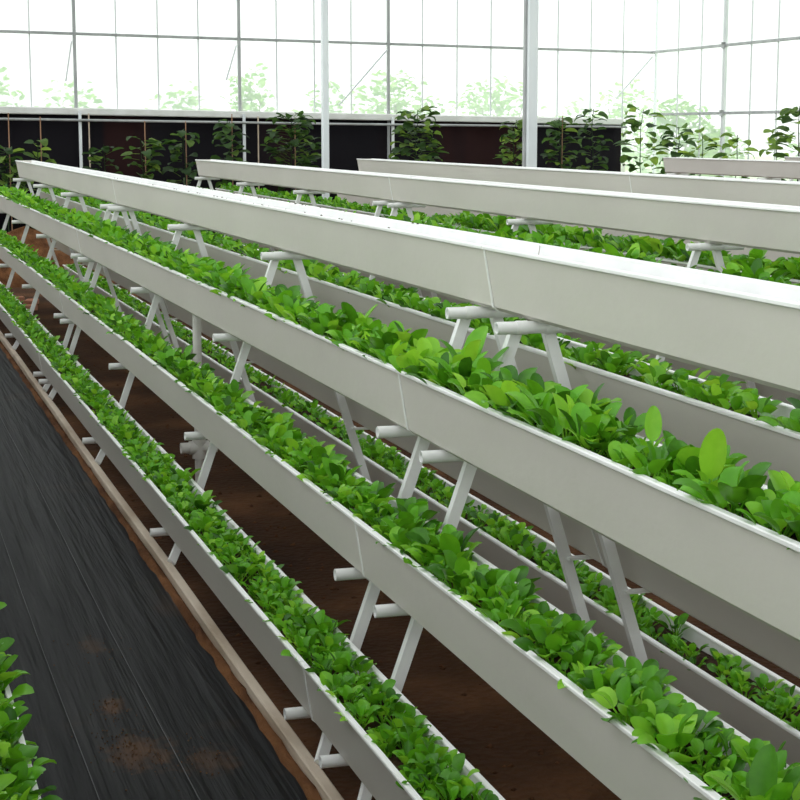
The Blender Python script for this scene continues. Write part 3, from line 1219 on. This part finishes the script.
# ------------------------------------------------------------------ vegetation outside
def bush(x, y, w, h, n, seed, lab, size=.28, trunk=True):
    p = tag(empty('outdoor_bush', (x, y, -.02)), lab, 'bush', 'bushes outside the glass')
    r = random.Random(seed)
    lm = MB()
    for k in range(n):
        a, e = r.uniform(0, 2 * PI), r.uniform(-.6, 1.4)
        q = r.uniform(.45, 1)
        b = Vector((math.cos(a) * math.cos(e) * w * q, math.sin(a) * math.cos(e) * w * .6 * q, h * (.52 + .46 * math.sin(e) * q)))
        leaf(lm, b, r.uniform(0, 2 * PI), r.uniform(-.3, .9), .02, size * r.uniform(.6, 1.3), size * r.uniform(.3, .6), .2, r.uniform(.2, 1), 3, 2,
             min(1, max(0, r.gauss(.5, .25))), .004, r.uniform(-1, 1))
    lm.build('foliage', 'outdoor_leaf', p, True, True)
    m_ = MB()
    for k in range(4):
        a = r.uniform(0, 2 * PI)
        m_.tube([(0, 0, 0), (math.cos(a) * w * .2, math.sin(a) * w * .2, h * .4), (math.cos(a) * w * .5, math.sin(a) * w * .3, h * .75)], .03, 6, r1=.012)
    m_.build('stem', 'bark', p, True)


for i, (x, y, w, h, n, lab) in enumerate((
        (2.2, 33, 1.0, 3.05, 420, 'pale bush outside at the left edge'),
        (4.0, 34, .9, 2.75, 320, 'low pale bush outside, left of the first wall post'),
        (5.9, 33, .8, 2.72, 300, 'low pale bush outside, just right of the first wall post'),
        (7.4, 34, .6, 3.1, 300, 'taller pale bush outside, midway between the first and second wall posts'),
        (8.7, 33, .6, 2.75, 280, 'small pale bush outside, left of the second wall post'),
        (10.3, 34, 1.2, 3.0, 620, 'tall pale bush outside behind the slim white post'),
        (12.9, 35, 1.2, 2.95, 520, 'wide pale bush outside, right of the slim white post'),
        (15.2, 36, .8, 2.6, 200, 'faint bush outside, left of the thick white post'),
        (17.2, 38, .9, 3.0, 280, 'faint bush outside, right of the thick white post'),
        (15.1, 31, .95, 2.45, 640, 'bushy tree outside just past the corner post'),
        (16.75, 32.6, .7, 1.85, 480, 'grassy bush outside the right wall'),
        (17.9, 30.5, .55, 1.95, 380, 'grassy bush outside the right wall at the edge'))):
    bush(x, y, w, h, n, 200 + i, lab, size=.20)

# ------------------------------------------------------------------ light, camera
w = bpy.data.worlds.new('sky')
SC.world = w
w.use_nodes = True
bg = w.node_tree.nodes['Background']
bg.inputs['Color'].default_value = (.98, .99, 1.0, 1)
wt = w.node_tree
tcw = wt.nodes.new('ShaderNodeTexCoord')
dt = wt.nodes.new('ShaderNodeVectorMath')
dt.operation = 'DOT_PRODUCT'
dt.inputs[1].default_value = Vector((-.92, -.15, .36)).normalized()
wt.links.new(tcw.outputs['Generated'], dt.inputs[0])
mrw = wt.nodes.new('ShaderNodeMapRange')
mrw.interpolation_type = 'SMOOTHSTEP'
mrw.inputs['From Min'].default_value = .0
mrw.inputs['From Max'].default_value = 1.0
mrw.inputs['To Min'].default_value = 1.0
mrw.inputs['To Max'].default_value = 2.3
wt.links.new(dt.outputs['Value'], mrw.inputs['Value'])
wt.links.new(mrw.outputs[0], bg.inputs['Strength'])

cd = bpy.data.cameras.new('camera')
cam = bpy.data.objects.new('camera', cd)
COL.objects.link(cam)
cd.sensor_width = 36
cd.sensor_fit = 'HORIZONTAL'
cd.lens = F_PX / 800 * 36
cd.clip_end = 300
cam.matrix_world = Matrix(((_r.x, _u.x, -_f.x, 0), (_r.y, _u.y, -_f.y, 0), (_r.z, _u.z, -_f.z, CAM_Z), (0, 0, 0, 1)))
SC.camera = cam

SC.view_settings.view_transform = 'Standard'
SC.view_settings.look = 'None'
SC.view_settings.gamma = 1
SC.view_settings.use_curve_mapping = False
SC.view_settings.exposure = 0.60
SC.cycles.max_bounces = 10
SC.cycles.transparent_max_bounces = 16
SC.cycles.diffuse_bounces = 5
